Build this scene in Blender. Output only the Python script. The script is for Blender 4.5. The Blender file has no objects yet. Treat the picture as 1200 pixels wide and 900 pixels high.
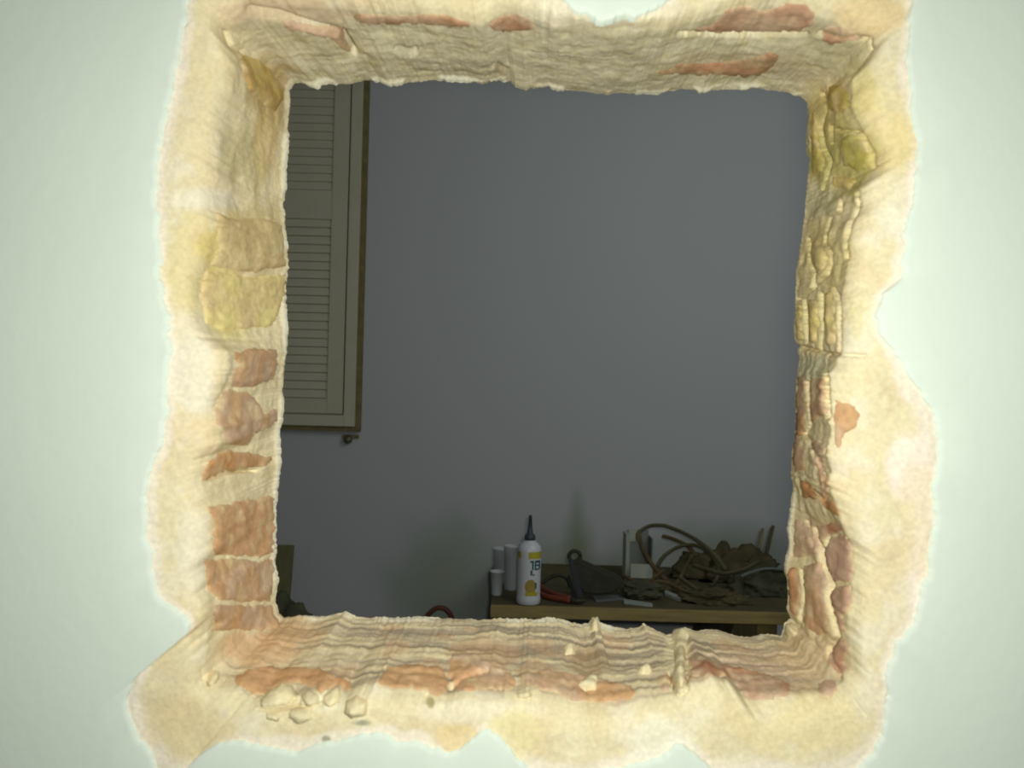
import bpy, bmesh, math, random
import numpy as np
from mathutils import Vector, Matrix, noise
from mathutils.bvhtree import BVHTree
random.seed(7)
SC = bpy.context.scene
COL = SC.collection
PI = math.pi
# ------------------------------------------------------------------ camera
F = 1040.0                       # focal length in pixels of a 1200x900 frame
CAM = Vector((0.0, -0.70, 1.40))
ROLL = math.radians(1.5)
cam_d = bpy.data.cameras.new('camera'); cam = bpy.data.objects.new('camera', cam_d); COL.objects.link(cam)
cam_d.sensor_width = 36; cam_d.lens = 36*F/1200; cam_d.clip_start = .02
R = Matrix.Rotation(PI/2, 4, 'X') @ Matrix.Rotation(ROLL, 4, 'Z')
cam.matrix_world = Matrix.Translation(CAM) @ R
cam_d.dof.use_dof = True; cam_d.dof.focus_distance = 1.3; cam_d.dof.aperture_fstop = 7.5
SC.camera = cam
# ------------------------------------------------------------------ light
w = bpy.data.worlds.new('world'); SC.world = w; w.use_nodes = True
w.node_tree.nodes['Background'].inputs[0].default_value = (.86, 1.0, .90, 1)
w.node_tree.nodes['Background'].inputs[1].default_value = .035
def area(name, loc, target, size, power, color, shape='DISK', sy=None):
    l = bpy.data.lights.new(name, 'AREA'); l.shape = shape; l.size = size
    if sy: l.size_y = sy
    l.energy = power; l.color = color
    o = bpy.data.objects.new(name, l); COL.objects.link(o); o.location = loc
    o.rotation_euler = (Vector(target)-Vector(loc)).to_track_quat('-Z', 'Y').to_euler()
    return o
area('camera_flash', (.045, -.60, 1.425), (.045, 0, 1.42), .05, 5.75, (1.0, 1.0, .94))
area('far_room_fill', (1.0, .55, 2.3), (.0, 2.3, 1.0), 1.0, 9.6, (.93, .97, .97), 'RECTANGLE', 1.1)  # unseen fill added inside the far room to brighten its back wall
area('near_room_lamp', (.3, -1.6, 2.5), (0, 0, 1.2), .35, 1.4, (1.0, .96, .84))
SC.view_settings.view_transform = 'Standard'; SC.view_settings.look = 'None'
SC.view_settings.exposure = 0.0; SC.view_settings.gamma = 1; SC.view_settings.use_curve_mapping = False

R3 = R.to_3x3()
def ray(px, py):
    return R3 @ Vector(((px-600)/F, -(py-450)/F, -1.0))
def P(px, py, Y):
    d = ray(px, py); return CAM + d*((Y-CAM.y)/d.y)
def PZ(px, py, Z):
    d = ray(px, py); return CAM + d*((Z-CAM.z)/d.z)

# ------------------------------------------------------------------ helpers
def mat(name, c, rough=.8, c2=None, scale=20, detail=4, bump=0., bscale=None, spec=.3, attr=False, stretch=None, mixf=(.35, .65), metal=0):
    m = bpy.data.materials.new(name); m.use_nodes = True
    nt = m.node_tree; b = nt.nodes['Principled BSDF']
    b.inputs['Roughness'].default_value = rough; b.inputs['Specular IOR Level'].default_value = spec
    b.inputs['Metallic'].default_value = metal
    tc = nt.nodes.new('ShaderNodeTexCoord'); co = tc.outputs['Object']
    if stretch:
        mp = nt.nodes.new('ShaderNodeMapping'); mp.inputs['Scale'].default_value = stretch
        nt.links.new(co, mp.inputs[0]); co = mp.outputs[0]
    n = nt.nodes.new('ShaderNodeTexNoise'); n.inputs['Scale'].default_value = scale; n.inputs['Detail'].default_value = detail
    nt.links.new(co, n.inputs['Vector'])
    mr = nt.nodes.new('ShaderNodeMapRange'); mr.inputs['From Min'].default_value = mixf[0]; mr.inputs['From Max'].default_value = mixf[1]
    nt.links.new(n.outputs[0], mr.inputs[0])
    mx = nt.nodes.new('ShaderNodeMix'); mx.data_type = 'RGBA'
    nt.links.new(mr.outputs[0], mx.inputs['Factor'])
    if attr:
        at = nt.nodes.new('ShaderNodeAttribute'); at.attribute_name = 'Col'
        mu = nt.nodes.new('ShaderNodeMix'); mu.data_type = 'RGBA'; mu.blend_type = 'MULTIPLY'; mu.inputs['Factor'].default_value = 1
        nt.links.new(at.outputs['Color'], mu.inputs['A'])
        mx.inputs['A'].default_value = (*c, 1); mx.inputs['B'].default_value = (*(c2 or c), 1)
        nt.links.new(mx.outputs['Result'], mu.inputs['B'])
        nt.links.new(mu.outputs['Result'], b.inputs['Base Color'])
    else:
        mx.inputs['A'].default_value = (*c, 1); mx.inputs['B'].default_value = (*(c2 or c), 1)
        nt.links.new(mx.outputs['Result'], b.inputs['Base Color'])
    if bump:
        n2 = nt.nodes.new('ShaderNodeTexNoise'); n2.inputs['Scale'].default_value = bscale or scale*4; n2.inputs['Detail'].default_value = 5
        nt.links.new(co, n2.inputs['Vector'])
        bp = nt.nodes.new('ShaderNodeBump'); bp.inputs['Strength'].default_value = 1; bp.inputs['Distance'].default_value = bump
        nt.links.new(n2.outputs[0], bp.inputs['Height']); nt.links.new(bp.outputs[0], b.inputs['Normal'])
    return m

def link(name, me, m=None, parent=None, smooth=False):
    o = bpy.data.objects.new(name, me); COL.objects.link(o)
    if m: me.materials.append(m)
    if smooth:
        for p in me.polygons: p.use_smooth = True
    if parent: o.parent = parent
    return o
def thing(name, label, cat, loc=(0, 0, 0), group=None, rot=(0, 0, 0)):
    o = bpy.data.objects.new(name, None); COL.objects.link(o); o.location = loc; o.rotation_euler = rot
    o.empty_display_size = .05
    return tag(o, label, cat, group)
def tag(o, label, cat, group=None):
    o['label'] = label; o['category'] = cat
    if group: o['group'] = group
    return o
def bmobj(name, bm, m, parent=None, smooth=False):
    me = bpy.data.meshes.new(name); bmesh.ops.recalc_face_normals(bm, faces=bm.faces); bm.to_mesh(me); bm.free()
    return link(name, me, m, parent, smooth)
def add_box(bm, x0, x1, y0, y1, z0, z1, bev=0, M=None):
    r = bmesh.ops.create_cube(bm, size=1)
    vs = r['verts']
    for v in vs:
        v.co = Vector((x0+(v.co.x+.5)*(x1-x0), y0+(v.co.y+.5)*(y1-y0), z0+(v.co.z+.5)*(z1-z0)))
    if bev:
        es = list({e for v in vs for e in v.link_edges})
        r = bmesh.ops.bevel(bm, geom=es, offset=bev, segments=2, affect='EDGES', profile=.6)
        vs = list({v for f in r['faces'] for v in f.verts} | {v for v in vs if v.is_valid})
    if M:
        for v in vs: v.co = M @ v.co
    return vs
def add_lathe(bm, prof, n=24, cx=0, cy=0):
    rings = []
    for r, z in prof:
        rings.append([bm.verts.new((cx+r*math.cos(2*PI*k/n), cy+r*math.sin(2*PI*k/n), z)) for k in range(n)])
    for a, b in zip(rings, rings[1:]):
        for k in range(n): bm.faces.new((a[k], a[(k+1) % n], b[(k+1) % n], b[k]))
    bm.faces.new(rings[0][::-1]); bm.faces.new(rings[-1])
def catmull(pts, n=8, closed=False):
    pts = [Vector(p) for p in pts]; out = []; L = len(pts)
    for i in range(L if closed else L-1):
        g = (lambda k: pts[k % L]) if closed else (lambda k: pts[min(max(k, 0), L-1)])
        p0, p1, p2, p3 = g(i-1), g(i), g(i+1), g(i+2)
        for k in range(n):
            t = k/n
            out.append(.5*((2*p1)+(p2-p0)*t+(2*p0-5*p1+4*p2-p3)*t*t+(3*p1-p0-3*p2+p3)*t**3))
    if not closed: out.append(pts[-1])
    return out
def add_sweep(bm, pts, rx, ry=None, n=8, flatn=None, taper=None):
    """tube (rx=ry) or flat band (rx>>ry) along pts; flatn = direction of the thin side"""
    ry = ry or rx; rings = []
    L = len(pts)
    for i, p in enumerate(pts):
        t = (pts[min(i+1, L-1)]-pts[max(i-1, 0)]).normalized()
        up = flatn(i) if callable(flatn) else (flatn or Vector((0, 1, .01)))
        s = t.cross(up)
        if s.length < 1e-4: s = t.cross(Vector((1, .3, 0)))
        s.normalize(); u = s.cross(t).normalized()
        k = taper(i/(L-1)) if taper else 1
        rings.append([bm.verts.new(p + s*rx*k*math.cos(2*PI*j/n) + u*ry*k*math.sin(2*PI*j/n)) for j in range(n)])
    for a, b in zip(rings, rings[1:]):
        for j in range(n): bm.faces.new((a[j], a[(j+1) % n], b[(j+1) % n], b[j]))
    bm.faces.new(rings[0][::-1]); bm.faces.new(rings[-1])
def lumpy(name, c, r, m, parent=None, seed=0, amp=.35, freq=2., sub=4, zmin=None, M=None):
    bm = bmesh.new(); bmesh.ops.create_icosphere(bm, subdivisions=sub, radius=1)
    for v in bm.verts:
        n = v.co.normalized()
        k = 1+amp*noise.fractal(n*freq+Vector((seed*7.1, seed*3.3, 0)), 1., 2., 4) - .25*amp*abs(noise.noise(n*freq*2.5+Vector((0, seed*5, 0))))*2
        v.co = Vector((n.x*r[0]*k, n.y*r[1]*k, n.z*r[2]*k))
        if M: v.co = M @ v.co
        v.co += Vector(c)
        if zmin is not None and v.co.z < zmin: v.co.z = zmin
    return bmobj(name, bm, m, parent, True)

# ------------------------------------------------------------------ traced break outlines, photograph pixels
A_px = [(222,-14),(222,0),(220,20),(212,50),(205,90),(200,120),(192,150),(188,180),(186,210),(186,260),(187,300),(190,340),(198,370),(200,410),(198,440),(198,480),(190,515),(180,545),(173,575),(172,605),(175,640),(180,670),(190,700),(205,715),(218,721),(224,731),(220,745),(208,756),(195,765),(175,778),(160,795),(150,815),(148,830),(155,850),(170,870),(183,890),(190,905),(215,905),(225,890),(240,880),(260,868),(275,866),(300,872),(330,878),(350,880),(375,872),(400,866),(420,860),(440,858),(470,866),(500,874),(525,881),(540,875),(555,862),(573,853),(590,868),(605,885),(620,900),(640,912),(690,912),(720,900),(755,893),(775,885),(790,875),(800,873),(812,880),(830,898),(845,910),(930,912),(1000,905),(1010,895),(1025,880),(1033,860),(1038,835),(1037,800),(1040,780),(1050,755),(1065,735),(1075,715),(1080,690),(1088,660),(1090,630),(1092,600),(1092,570),(1098,540),(1097,500),(1085,470),(1065,440),(1045,410),(1030,390),(1028,365),(1035,345),(1055,325),(1058,300),(1060,270),(1068,240),(1072,210),(1075,170),(1070,140),(1065,100),(1062,60),(1065,20),(1070,0),(1068,-25),(1000,-45),(900,-38),(830,-24),(790,-4),(770,10),(740,20),(700,23),(672,13),(655,-5),(640,-28),(560,-38),(400,-42),(300,-36),(240,-28)]
B_px = [(258,30),(270,20),(290,8),(330,8),(415,13),(480,16),(560,29),(600,15),(650,30),(700,35),(780,36),(850,15),(900,6),(950,18),(1000,35),(1020,42),(1023,58),(1008,80),(999,92),(1000,110),(998,125),(1010,150),(1026,180),(1028,195),(1018,210),(1005,225),(1007,243),(997,262),(992,290),(994,310),(990,330),(985,360),(985,400),(984,420),(972,440),(972,470),(973,500),(970,530),(973,570),(983,600),(990,620),(1000,640),(1002,660),(998,685),(1000,705),(994,725),(995,750),(997,770),(994,785),(985,797),(975,810),(950,812),(900,815),(885,820),(870,816),(855,800),(830,792),(800,804),(780,815),(760,815),(745,820),(720,825),(690,825),(660,818),(620,808),(590,811),(560,808),(520,815),(500,810),(455,806),(440,800),(420,805),(400,812),(380,808),(350,810),(320,812),(300,815),(280,805),(250,803),(238,795),(240,780),(244,740),(250,720),(248,700),(240,690),(240,660),(248,640),(245,600),(240,590),(236,560),(245,535),(255,520),(260,500),(252,490),(252,470),(265,450),(270,430),(270,412),(248,395),(234,370),(233,330),(245,300),(250,260),(248,235),(255,200),(258,160),(264,130),(274,100),(275,80),(270,60),(262,48)]
C_px = [(345,97),(352,97),(362,100),(373,103),(378,98),(386,96),(395,98),(408,99),(420,96),(428,94),(445,94),(456,99),(470,98),(490,96),(510,94),(530,94),(550,95),(565,98),(576,96),(585,94),(598,95),(604,102),(616,106),(622,103),(626,104),(645,101),(652,104),(675,106),(690,108),(712,111),(725,109),(737,110),(752,108),(772,109),(785,106),(800,104),(812,105),(818,107),(850,105),(872,105),(882,101),(893,105),(905,106),(922,108),(938,113),(946,120),
(947,140),(945,160),(945,180),(949,186),(947,205),(945,225),(943,250),(940,275),(937,295),(933,320),(932,345),(932,365),(930,390),(934,410),(937,420),(934,440),(932,465),(933,500),(928,530),(927,560),(930,570),(928,600),(925,620),(927,640),(922,655),(920,670),(923,680),(923,700),(922,715),(927,725),(919,731),(917,740),(914,745),
(908,744),(900,743),(893,743),(880,747),(862,745),(850,741),(840,738),(826,738),(815,740),(803,735),(795,741),(780,744),(770,739),(755,732),(745,736),(735,737),(720,735),(710,734),(703,731),(700,724),(694,724),(690,731),(680,732),(668,729),(655,725),(640,725),(620,726),(605,727),(585,724),(573,726),(560,727),(550,725),(540,726),(525,725),(510,725),(490,724),(475,725),(460,725),(440,724),(418,724),(412,721),(405,718),(398,720),(390,722),(383,724),(370,724),(358,723),(350,721),(342,723),(332,724),
(328,720),(325,712),(322,700),(323,690),(325,680),(323,670),(320,658),(323,645),(321,630),(322,615),(322,595),(324,580),(326,560),(328,545),(327,525),(326,505),(329,495),(331,480),(331,460),(332,440),(334,420),(335,400),(336,385),(334,370),(334,350),(335,335),(337,320),(337,305),(336,290),(334,275),(333,255),(331,240),(334,220),(334,200),(336,180),(337,150),(339,125),(339,105)]
CX, CY = 632., 415.
Y_A, Y_B, Y_C = .003, .024, .170
N = 2200
def raycast_poly(px):
    p = np.array(px, float)-np.array([CX, CY]); q = np.roll(p, -1, 0); e = q-p
    th = np.arange(N)*2*PI/N; d = np.stack([np.cos(th), np.sin(th)], 1)
    den = d[:, None, 0]*e[None, :, 1]-d[:, None, 1]*e[None, :, 0]
    den = np.where(abs(den) < 1e-9, 1e-9, den)
    t = (p[None, :, 0]*e[None, :, 1]-p[None, :, 1]*e[None, :, 0])/den
    s = (p[None, :, 0]*d[:, None, 1]-p[None, :, 1]*d[:, None, 0])/den
    t = np.where((s >= -1e-6) & (s <= 1+1e-6) & (t > 0), t, -1).max(1)
    return np.array([CX, CY])+d*t[:, None]
def jitter(pts, amp, fr):
    c = np.array([CX, CY]); out = pts.copy()
    for i in range(len(pts)):
        d = pts[i]-c; L = np.hypot(*d)
        out[i] = c+d*(1+amp*noise.fractal(Vector((pts[i][0]*fr, pts[i][1]*fr, 3.)), 1., 2., 4)/L)
    return out
Aw = jitter(raycast_poly(A_px), 5, .05); Bw = jitter(raycast_poly(B_px), 3.5, .07); Cw = jitter(raycast_poly(C_px), 1.3, .25)
Rnp = np.array(R3); CAMn = np.array(CAM)
def PN(px, Y):                                  # many pixels onto planes of constant y
    v = np.stack([(px[:, 0]-600)/F, -(px[:, 1]-450)/F, -np.ones(len(px))], 1) @ Rnp.T
    return CAMn + v*((Y-CAMn[1])/v[:, 1])[:, None]
def proj(X):                                    # world points back to photograph pixels (to look up the traced features)
    v = (X-CAMn) @ Rnp
    return np.stack([600+F*v[:, 0]/-v[:, 2], 450-F*v[:, 1]/-v[:, 2]], 1)
WA, WB, WC = PN(Aw, Y_A), PN(Bw, Y_B), PN(Cw, Y_C)
NA, NR = 56, 64
rows = []; U = []
for i in range(NA+1):
    u = i/NA
    p = WA*(1-u)+WB*u; p[:, 1] = Y_A+(Y_B-Y_A)*(.35*u+.65*u**7); rows.append(p); U.append(u)
for i in range(1, NR+1):
    u = i/NR; uu = u**.9
    p = WB*(1-uu)+WC*uu; rows.append(p); U.append(1+u)
NROW = len(rows)
X = np.concatenate(rows); U = np.repeat(np.array(U), N)
PX = proj(X)
# unit direction out of the masonry
cen = np.array(P(CX, CY, .1))
rad = -(X-cen); rad[:, 1] = 0
ang = np.arctan2(PX[:, 1]-CY, PX[:, 0]-CX)
def side_of(a):
    c = [math.atan2(y-CY, x-CX) for x, y in ((330, 97), (950, 100), (930, 742), (325, 724))]
    # 0 top 1 right 2 bottom 3 left, soft weights
    def soft(a, a0, a1):
        w_ = .05
        s = lambda z: 1/(1+np.exp(-z/w_*2))
        return s(a-a0)*s(a1-a)
    top = soft(a, c[0], c[1]); right = soft(a, c[1], c[2]); bot = soft(a, c[2], c[3])
    left = np.clip(1-top-right-bot, 0, 1)
    return top, right, bot, left
T_, R_, B_, L_ = side_of(ang)
rv = np.clip((U-1)*12+.5, 0, 1)                  # 1 = inside the reveal
nrm = np.stack([L_-R_, -.0*T_, B_-T_], 1)*rv[:, None]
nrm[:, 1] -= (1-rv)+.18*rv
nrm /= np.linalg.norm(nrm, axis=1)[:, None]

def fbm(Xs, sc, seed, octv=4, st=(1, 1, 1)):
    s = Vector((seed*11.3, seed*5.7, seed*2.1)); a, b, c = (sc*k for k in st)
    f = noise.fractal
    return np.array([f(Vector((x*a, y*b, z*c))+s, 1., 2., octv) for x, y, z in Xs.tolist()])
def sm(x, a, b): 
    t = np.clip((x-a)/(b-a), 0, 1); return t*t*(3-2*t)
def seg_d(PXs, line):
    d = np.full(len(PXs), 1e9)
    for (x0, y0), (x1, y1) in zip(line, line[1:]):
        ex, ey = x1-x0, y1-y0; L = ex*ex+ey*ey+1e-9
        t = np.clip(((PXs[:, 0]-x0)*ex+(PXs[:, 1]-y0)*ey)/L, 0, 1)
        d = np.minimum(d, np.hypot(PXs[:, 0]-x0-t*ex, PXs[:, 1]-y0-t*ey))
    return d
# cracks, open joints and the grooves between the fins of the hollow bricks: (width px, depth m, polyline)
GROOVES = [
 (4, .010, [(1022,45),(1023,60),(1010,75),(998,85),(994,96)]),
 (3, .008, [(964,110),(968,130),(960,150),(965,175),(972,190),(968,208),(963,222)]),
 (3, .005, [(975,148),(975,168)]), (3, .005, [(982,152),(1008,154),(1022,175),(1024,196)]),
 (4, .008, [(1005,225),(1008,240),(1000,255),(993,275),(992,302)]),
 (3, .006, [(985,235),(984,248),(972,255),(968,270),(968,285),(974,295),(974,310),(968,322),(955,335),(945,345),(935,350)]),
 (3, .006, [(947,280),(948,305),(955,320),(952,338)]),
 (3, .007, [(942,350),(944,402)]), (3.5, .009, [(962,345),(963,380),(960,408)]), (3, .007, [(976,338),(983,355),(984,375),(984,412)]),
 (4, .006, [(933,405),(965,414),(1015,417)]), (2.5, .005, [(967,416),(968,442)]),
 (3.5, .014, [(968,442),(971,488)]), (2.5, .006, [(946,448),(948,498),(944,508)]), (3, .010, [(942,508),(958,535),(966,560),(967,592),(960,582),(945,568)]),
 (4, .016, [(956,620),(963,645),(966,665),(975,685),(969,698),(975,720),(983,745),(971,765),(985,797)]),
 (2.5, .007, [(938,668),(941,700),(936,732)]), (2, .005, [(944,610),(955,640)]),
 (2, .005, [(972,628),(965,650)]),
 (3, .010, [(526,806),(545,793),(572,785)]), (2.5, .008, [(785,790),(788,805),(798,819),(806,808),(806,775)]),
 (8, .016, [(292,11),(330,20),(360,30),(400,40),(415,62)]), (4, .008, [(265,38),(272,55),(285,62)]),
 (3.5, .010, [(795,41),(860,40),(945,42)]), (4, .006, [(960,40),(1015,45)]),
 (3, .009, [(245,562),(270,553),(300,552)]), (2.5, .007, [(302,832),(325,833),(350,829),(378,826)]), (3, .008, [(288,808),(300,818),(306,826)]),
 (2.5, .006, [(345,806),(352,816),(348,828)]), (2.5, .006, [(374,812),(376,828)]), (2.5, .005, [(500,815),(497,822)]),
 (2, .003, [(1000,820),(1015,840)]), (3, .007, [(236,785),(243,808)]),
 (5, .006, [(465,57),(480,60),(487,58)]), (5, .005, [(580,76),(592,82)]),
]
disp = (.0032*fbm(X, 22, 1)+.0011*fbm(X, 70, 2)+.0004*fbm(X, 220, 9, 2))*(.55+.15*rv)
ridge = fbm(X, 26, 3, 5, (.22, 6.5, .5))            # long horizontal smears along the sill and head
disp += (.0020*ridge)*rv*(B_*.9+T_*.25)
disp += .0008*fbm(X, 60, 4, 3, (3, 1, .5))*rv*R_
fade = np.clip((2-U)/.06, 0, 1)*np.clip(U/.05, 0, 1)
disp *= .12+.88*fade
near = np.ones(len(X), bool)
for wpx, dep, ln in GROOVES:
    d = seg_d(PX, ln); disp -= dep*.75*np.exp(-(d/(wpx*.55))**2)
X0 = X.copy()
lip = sm(U, 1.91, 1.955)
lm = np.clip(L_*.9*sm(fbm(X, 26, 33, 4), -.45, .25)+R_*sm(-PX[:, 1], -690, -640)*sm(PX[:, 1], 560, 600)*1.0+T_*sm(fbm(X, 30, 31, 3), .0, .25)+B_*sm(fbm(X, 30, 32, 3), .0, .3)*.7, 0, 1)
disp += .0022*lip*lm
X = X+nrm*disp[:, None]

# ------------------------------------------------------------------ mortar and plaster colours (the things' own colours, by where each material lies)
def hexl(r, g, b):
    f = lambda c: (c/255/12.92) if c/255 <= .04045 else ((c/255+.055)/1.055)**2.4
    return np.array([f(r), f(g), f(b)])
CREAM = hexl(227, 216, 176); PALE = hexl(236, 229, 205); TAN = hexl(214, 192, 148); GREY = hexl(190, 180, 142); YEL = hexl(226, 215, 152)
ORANGE = hexl(204, 164, 120); PINK = hexl(204, 177, 148); OLIVE = hexl(200, 190, 118); WHITE = hexl(238, 238, 214); SAND = hexl(226, 208, 166)
n1 = fbm(X0, 9, 11, 3); n2 = fbm(X0, 30, 12, 4); n3 = fbm(X0, 75, 13, 3)
col = np.tile(CREAM, (len(X), 1))
def blend(mask, c, k=1.):
    global col
    mk = np.clip(mask, 0, 1)[:, None]*k
    col = col*(1-mk)+np.array(c)*mk
blend(sm(n1, .0, .5), SAND, .8)
blend(sm(n2, .05, .6), PALE, .5)
blend(sm(-n2, .15, .6), TAN, .35)
blend(1-sm(U+.10*n2, .10, .26), hexl(238, 229, 210), .8)            # thin white skim coat beside the paint
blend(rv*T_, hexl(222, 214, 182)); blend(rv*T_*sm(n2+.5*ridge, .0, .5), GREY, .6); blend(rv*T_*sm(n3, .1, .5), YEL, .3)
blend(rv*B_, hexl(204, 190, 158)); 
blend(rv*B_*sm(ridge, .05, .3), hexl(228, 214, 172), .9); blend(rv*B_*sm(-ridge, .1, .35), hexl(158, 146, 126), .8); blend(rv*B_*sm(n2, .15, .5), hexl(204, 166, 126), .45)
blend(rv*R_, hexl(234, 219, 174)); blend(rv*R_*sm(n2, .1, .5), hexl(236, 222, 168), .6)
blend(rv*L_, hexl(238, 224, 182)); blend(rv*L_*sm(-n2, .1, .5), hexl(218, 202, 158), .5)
def blob(cx, cy, rx, ry, c, k=1., j=.5):
    d = np.hypot((PX[:, 0]-cx)/rx, (PX[:, 1]-cy)/ry)+j*n2
    blend(1-sm(d, .55, 1.15), c, k)
for a in [
 (770,865,50,28,WHITE,.7),(1063,545,26,44,hexl(244,232,214),.9),(1045,255,22,30,WHITE,.5),(1075,690,18,50,hexl(244,232,214),.7),
 (235,235,50,16,PALE,.8),(225,650,22,60,PALE,.6),(225,430,30,60,PALE,.8),(385,822,22,12,WHITE,.5),(560,832,70,14,PALE,.5),
 (225,300,40,70,hexl(224,208,150),.6),(1030,160,50,60,hexl(226,208,146),.7),(700,8,90,24,PALE,.7),(255,45,35,60,hexl(236,222,178),.5),
 (240,860,60,40,hexl(224,206,158),.6),(200,830,40,30,hexl(222,204,160),.4),(535,868,26,16,hexl(226,204,150),.8),(600,865,30,40,hexl(226,214,160),.7),
 (1075,620,26,70,hexl(236,218,176),.5),(950,850,90,40,hexl(232,216,164),.6),(340,15,90,20,hexl(222,196,164),.6),(1020,20,50,30,hexl(228,202,150),.7),
 (310,105,32,50,hexl(196,170,112),.8),(285,180,26,40,hexl(206,194,146),.7),(310,170,20,50,hexl(228,204,144),.7),(275,360,45,40,YEL,.8),
 (300,280,50,45,hexl(214,196,142),.7),(300,345,34,40,hexl(208,188,134),.5),(265,320,30,60,hexl(220,202,126),.7),
 (335,740,40,20,hexl(208,170,124),.7),(290,760,60,26,hexl(226,190,146),.8),(575,765,45,18,hexl(204,164,120),.5),(690,775,30,22,hexl(176,150,110),.6),
 (965,300,32,50,hexl(222,206,144),.8),(960,235,30,22,hexl(208,202,160),.8),(985,180,46,52,OLIVE,.9),(955,375,26,40,YEL,.55),(1005,380,12,40,hexl(218,208,160),.8),
 (950,430,26,16,hexl(206,204,170),.8),(965,130,30,34,hexl(214,196,128),.7),(955,610,32,16,hexl(220,204,156),.9),(950,630,20,30,hexl(218,190,160),.5),
 (895,780,70,26,hexl(222,196,168),.5),(950,765,40,30,hexl(228,204,160),.7),(795,765,18,40,CREAM,.9),(980,60,50,30,hexl(192,186,148),.6),
 (860,75,90,16,hexl(196,178,142),.6),(475,58,12,6,hexl(150,146,118),.5),(586,80,10,8,hexl(166,150,112),.6),(505,822,5,8,hexl(150,140,90),.8),
 (424,847,12,5,hexl(150,150,124),.8),(382,866,5,4,hexl(150,150,124),.8),
 (258,150,10,60,hexl(214,206,170),.5),(1010,110,16,40,hexl(206,194,130),.6)]: blob(*a)
blend(lip*lm, hexl(240, 238, 214), .9)

def grid_faces(nr, closed=True):
    i = np.arange(nr-1)[:, None]*N; j = np.arange(N)[None, :]; k = (j+1) % N
    return np.stack([i+j, i+N+j, i+N+k, i+k], -1).reshape(-1, 4)
def mesh_np(name, V, Fc, colr=None):
    me = bpy.data.meshes.new(name); me.from_pydata(V.tolist(), [], Fc.tolist()) if len(Fc) < 3000 else None
    if len(Fc) >= 3000:
        me.vertices.add(len(V)); me.vertices.foreach_set('co', V.astype(np.float32).ravel())
        me.loops.add(len(Fc)*4); me.loops.foreach_set('vertex_index', Fc.astype(np.int32).ravel())
        me.polygons.add(len(Fc)); me.polygons.foreach_set('loop_start', np.arange(len(Fc), dtype=np.int32)*4)
        me.update(calc_edges=True)
    if colr is not None:
        at = me.color_attributes.new('Col', 'FLOAT_COLOR', 'POINT')
        at.data.foreach_set('color', np.concatenate([colr, np.ones((len(colr), 1))], 1).astype(np.float32).ravel())
    me.polygons.foreach_set('use_smooth', np.ones(len(me.polygons), bool)); me.validate(); me.update()
    return me

# ------------------------------------------------------------------ structure
M_paint = mat('pale_green_paint', (.70, .79, .68), .75, (.72, .81, .70), 6, 3, .0004, 90)
M_render = mat('mortar', (.93, .93, .93), .95, (1.07, 1.07, 1.07), 260, 4, .0004, 420, .15, attr=True)
M_brick = mat('fired_clay', (.90, .88, .86), .95, (1.1, 1.1, 1.1), 180, 4, .0004, 320, .15, attr=True)

XL, XR, ZT = -1.7, 1.9, 2.62
YB, Y_FAR = .176, 2.30
# painted face of the near wall, holed along the break, and its far face
def rect_hit(c, x0, x1, z0, z1, Y):
    out = []
    for k in range(N):
        v = WA[k]-np.array(P(CX, CY, Y_A)); dx, dz = v[0], v[2]
        t = min(((x1 if dx > 0 else x0)-c[0])/dx if abs(dx) > 1e-9 else 1e9, ((z1 if dz > 0 else z0)-c[2])/dz if abs(dz) > 1e-9 else 1e9)
        out.append((c[0]+dx*t, Y, c[2]+dz*t))
    return np.array(out)
cA = np.array(P(CX, CY, 0)); RA = rect_hit(cA, XL-.1, XR+.1, 0, ZT, 0.)
e = fbm(WA, 40, 21, 3)
rws = []
for k, (t, y) in enumerate([(0, .008), (0, .0022), (.0015, .0009), (.005, .0003), (.02, 0), (.1, 0), (.35, 0), (1, 0)]):
    p = WA*(1-t)+RA*t if k > 3 else WA+(RA-WA)/np.linalg.norm(RA-WA, axis=1)[:, None]*(t if k else -.002)
    p = p.copy(); p[:, 1] = y+(.0006*e if k in (1, 2) else 0); rws.append(p)
V = np.concatenate(rws); me = mesh_np('wall_front', V, grid_faces(len(rws))[:, ::-1])
wall = link('wall_front', me, M_paint); wall['kind'] = 'structure'
wall['label'] = 'pale green painted masonry wall broken through by a rough square opening'
# the broken masonry: chipped render on the face and the rough reveal of the opening
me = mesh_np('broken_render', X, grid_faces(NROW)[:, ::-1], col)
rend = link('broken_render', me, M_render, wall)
rend['label'] = 'rough cream mortar and render bared around and through the opening'
# far face
M_far = mat('far_wall_paint', (.40, .43, .47), .85, (.43, .46, .50), 3, 3, .0006, 60)
cC = np.array(P(CX, CY, YB)); RC = rect_hit(cC, XL-.1, XR+.1, 0, ZT, YB)
last = X[-N:]
rws = [last, last*.985+RC*.015, last*.7+RC*.3, RC]
for p in rws[1:]: p[:, 1] = YB
me = mesh_np('far_face', np.concatenate(rws), grid_faces(4)[:, ::-1]); link('far_face', me, M_far, wall)

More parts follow.
